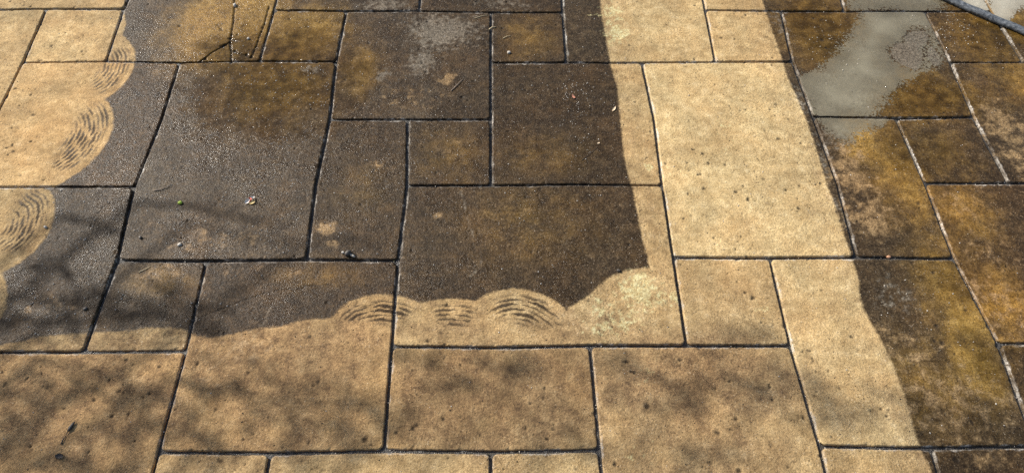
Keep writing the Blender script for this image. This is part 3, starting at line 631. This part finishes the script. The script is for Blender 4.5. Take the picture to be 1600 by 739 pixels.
place('pebble', stone_vf(.0048, 1.1, .9, 1), M_STONEO, 1388, 402, .5, 0, 'small orange brown pebble in the joint of the washed stripe', 'pebble', dz=.002)
place('pebble', stone_vf(.0045, 1.2, .9, .8), M_STONED, 134, 483, .5, 0, 'dark pebble beside the joint in the branch shadow', 'pebble')
place('stone_chip', stone_vf(.0095, 1.1, .7, 1.1), M_STONED, 544, 397, .5, .3, 'dark broken stone chip sitting on the slab edge', 'stone chip', dz=.001)
place('stone_chip', stone_vf(.006, 1.6, .5, .9), M_STONE, 551, 400, -.6, .2, 'pale splinter beside the dark broken stone chip', 'stone chip', dz=.001)
place('stone_chip', stone_vf(.004, 1, .8, .8), M_STONE, 536, 395, .3, 0, 'tiny white crumb left of the dark broken stone chip', 'stone chip')
# seed pod and husk on the corner slab
pod = bpy.data.objects.new('seed_pod', None); COL.objects.link(pod); b0 = surf(112, 667); pod.location = b0; tag(pod, 'long black seed pod on the front left slab', 'seed pod')
e0, e1 = surf(107, 675) - b0, surf(118, 659) - b0; dr = (e1 - e0)
vf = tube([e0.lerp(e1, k / 8) + Vector((0, 0, .0032)) for k in range(9)], [.0008, .0026, .0034, .0037, .0036, .0034, .003, .0022, .0006], 10, .8, .15)
link('husk', py_mesh('husk', *vf, smooth=True), M_DARK, pod)
vf = tube([e0.lerp(e0 - dr * .3, k / 2) + Vector((0, 0, .0026)) for k in range(3)], [.0008, .0007, .0004], 6); link('stalk', py_mesh('stalk', *vf, smooth=True), M_DARK, pod)
place('leaf_fragment', leaf_vf(.018, .011, .15, .25), M_DARK, 94, 713, R_(-10), 0, 'torn blackish leaf fragment on the front left slab', 'leaf', dz=.0005)
# ------------------------------------------------------------------ hose across the far right corner
def hose():
    t = NT('worn_black_rubber'); g = t.noise(120, 4, .6); g2 = t.noise(700, 2)
    t.set(Base_Color=t.ramp(g, [(.3, (.03, .034, .038)), (.55, (.11, .12, .13)), (.75, (.26, .275, .29))]), Roughness=t.rng(g2, .3, .7, .25, .5))
    t.l.new(t.bump(t.math('ADD', g, g2), .6, .0012), t.b.inputs['Normal'])
    px = [(1330, -70), (1400, -38), (1445, -14), (1482, 3), (1520, 20), (1560, 37), (1602, 55), (1660, 80), (1760, 100)]
    pts = [P(*q) for q in px]; n = 14; V = []; F = []; prof = []
    for k in range(n):
        a = 2 * math.pi * k / n; ca, sa = math.cos(a), math.sin(a)
        prof.append((math.copysign(abs(ca) ** .7, ca) * .0122, math.copysign(abs(sa) ** .75, sa) * .0078))
    fine = []
    for i in range(len(pts) - 1):
        a0, a1, a2, a3 = pts[max(i - 1, 0)], pts[i], pts[i + 1], pts[min(i + 2, len(pts) - 1)]
        for k in range(24):
            u = k / 24; fine.append(.5 * ((2 * a1) + (a2 - a0) * u + (2 * a0 - 5 * a1 + 4 * a2 - a3) * u * u + (3 * a1 - a0 - 3 * a2 + a3) * u ** 3))
    base = fine[0]
    for i, p in enumerate(fine):
        d = fine[min(i + 1, len(fine) - 1)] - fine[max(i - 1, 0)]; d = d / np.linalg.norm(d); s = np.array([-d[1], d[0]])
        rib = 1 + (.03 if i % 4 < 2 else 0)
        for a, b in prof: V.append((p[0] - base[0] + s[0] * a * rib, p[1] - base[1] + s[1] * a * rib, .0090 + b * rib + .001 * math.sin(i * .2)))
    m = len(fine)
    for i in range(m - 1):
        for k in range(n): F.append((i * n + k, i * n + (k + 1) % n, (i + 1) * n + (k + 1) % n, (i + 1) * n + k))
    F.append(tuple(range(n))[::-1]); F.append(tuple(range((m - 1) * n, m * n)))
    o = link('hose', py_mesh('hose', V, F, True), t.m); o.location = (base[0], base[1], 0)
    tag(o, 'dark grey flattened rubber hose lying across the wet corner slabs', 'hose')
hose()
# ------------------------------------------------------------------ garden tree beside the patio (out of frame) whose branches shade the slabs
M_BARK = simple('unseen_tree_bark', [(.3, (.05, .04, .03)), (.7, (.14, .11, .08))], 25, .9, .6, 40, .02)
M_LEAF = simple('unseen_tree_foliage', [(.3, (.03, .06, .012)), (.7, (.07, .11, .03))], 12, .6)
COT = Vector((TOSUN.x, TOSUN.y)) / TOSUN.z
BASE = Vector((-3.5, .2, -.06))
def caster(px, py, z):
    g_ = P(px, py); return Vector((g_[0] + COT.x * z, g_[1] + COT.y * z, z))
tree = bpy.data.objects.new('unseen_garden_tree', None); COL.objects.link(tree); tree.location = BASE; tag(tree, 'unseen leafy garden tree beside the patio shading the near slabs', 'tree')
tp = [Vector((0, 0, 0)), Vector((.03, .05, 1)), Vector((-.02, .12, 2)), Vector((.06, .3, 3)), Vector((.02, .1, 4)), Vector((-.1, -.1, 5)), Vector((-.2, -.2, 6))]
link('unseen_trunk', py_mesh('unseen_trunk', *tube(tp, [.16, .13, .12, .105, .09, .06, .03], 14, 1, .12), smooth=True), M_BARK, tree)
# sprays of foliage: (point shaded on the paving, size in metres, leaves)
SPRAYS = [(20, 600, .04, 44), (130, 600, .03, 24), (80, 655, .04, 36), (40, 705, .045, 46), (190, 680, .035, 28), (225, 635, .03, 26), (140, 730, .04, 36),
  (340, 605, .035, 40), (400, 570, .03, 24), (450, 610, .04, 44), (555, 628, .04, 40), (470, 668, .035, 34), (590, 668, .03, 26), (330, 690, .04, 40), (350, 730, .03, 20), (520, 700, .03, 20),
  (690, 590, .045, 40), (820, 585, .04, 36), (860, 680, .04, 22), (990, 575, .04, 36), (1120, 590, .045, 44), (1190, 625, .04, 30), (1040, 620, .035, 26), (1120, 700, .03, 16), (1290, 610, .05, 44), (1440, 632, .05, 40), (1330, 655, .03, 20), (1530, 650, .05, 30), (1150, 522, .03, 9),
  (50, 415, .03, 12), (120, 462, .035, 24), (215, 490, .035, 26), (20, 510, .04, 30), (280, 462, .03, 18), (335, 500, .035, 20), (150, 352, .02, 8)]
LV = []; LF = []
def add_leaf(c, s):
    d = Vector(rng.normal(size=3)).normalized(); e = d.cross(Vector(rng.normal(size=3))).normalized(); i = len(LV)
    for q in (c - d * s, c + e * s * .45, c + d * s, c - e * s * .45): LV.append(q)
    LF.append((i, i + 1, i + 2, i + 3))
def z_for(px): return 1.5 + 1.25 * max(0, min(1, px / 1500))
for px, py, r, n in SPRAYS:
    c = caster(px, py, z_for(px) + rng.uniform(-.1, .2)) - BASE
    k = min(max(c.z - .5, .9), 5.6); i = int(k); st = tp[i].lerp(tp[i + 1], k - i)
    md = st.lerp(c, .5) + Vector((rng.normal(0, .08), rng.normal(0, .08), .12)); path = [st, st.lerp(md, .5) + Vector((0, 0, .06)), md, md.lerp(c, .5) + Vector((0, 0, .05)), c]
    link('branch', py_mesh('branch', *tube(path, [.010, .008, .006, .004, .003], 6, 1, .15), smooth=True), M_BARK, tree)
    ax = Vector((1, -.22 + rng.normal(0, .12), .05)).normalized(); ln = rng.uniform(2.2, 4.2)
    for _ in range(int(n * (.5 if px > 300 else .6))):
        add_leaf(c + ax * rng.normal() * r * ln * .6 + Vector(rng.normal(size=3)) * r * .5, .018 + .012 * rng.random())
# bare twigs whose thin shadows streak the dark slabs
for pts, r in (([(215, 318), (300, 322), (370, 340), (450, 352)], .016), ([(95, 338), (140, 346), (190, 362)], .014), ([(-40, 455), (60, 470), (170, 462), (300, 480)], .02), ([(10, 500), (120, 505), (250, 492), (330, 510)], .02), ([(300, 350), (380, 372), (470, 380)], .012), ([(500, 372), (560, 376), (610, 384)], .01),
               ([(60, 560), (180, 590), (290, 630)], .02), ([(270, 590), (420, 625), (600, 640)], .018)):
    w = [caster(x, y, 1.7 + .0005 * x + .04 * i) - BASE for i, (x, y) in enumerate(pts)]
    st = tp[1].lerp(tp[2], .1); w = [st, st.lerp(w[0], .5) + Vector((0, -.15, .1))] + w
    link('branch', py_mesh('branch', *tube(w, [.010, .008] + [r * .48 * (1 - .12 * i) for i in range(len(pts))], 7, 1, .15), smooth=True), M_BARK, tree)
# upper crown, well clear of the sun's path to the patio
for _ in range(26):
    c = Vector((rng.normal(-1.0, .6), rng.normal(-1.3, .6), rng.uniform(2.6, 4.6)))
    k = min(c.z - .6, 5.5); i = int(k); st = tp[i].lerp(tp[i + 1], k - i)
    link('branch', py_mesh('branch', *tube([st, st.lerp(c, .5) + Vector((0, 0, .15)), c], [.035, .02, .008], 6), smooth=True), M_BARK, tree)
    for _ in range(120): add_leaf(c + Vector(rng.normal(size=3)) * .28, .03 + .02 * rng.random())
link('crown', py_mesh('crown', LV, LF), M_LEAF, tree)
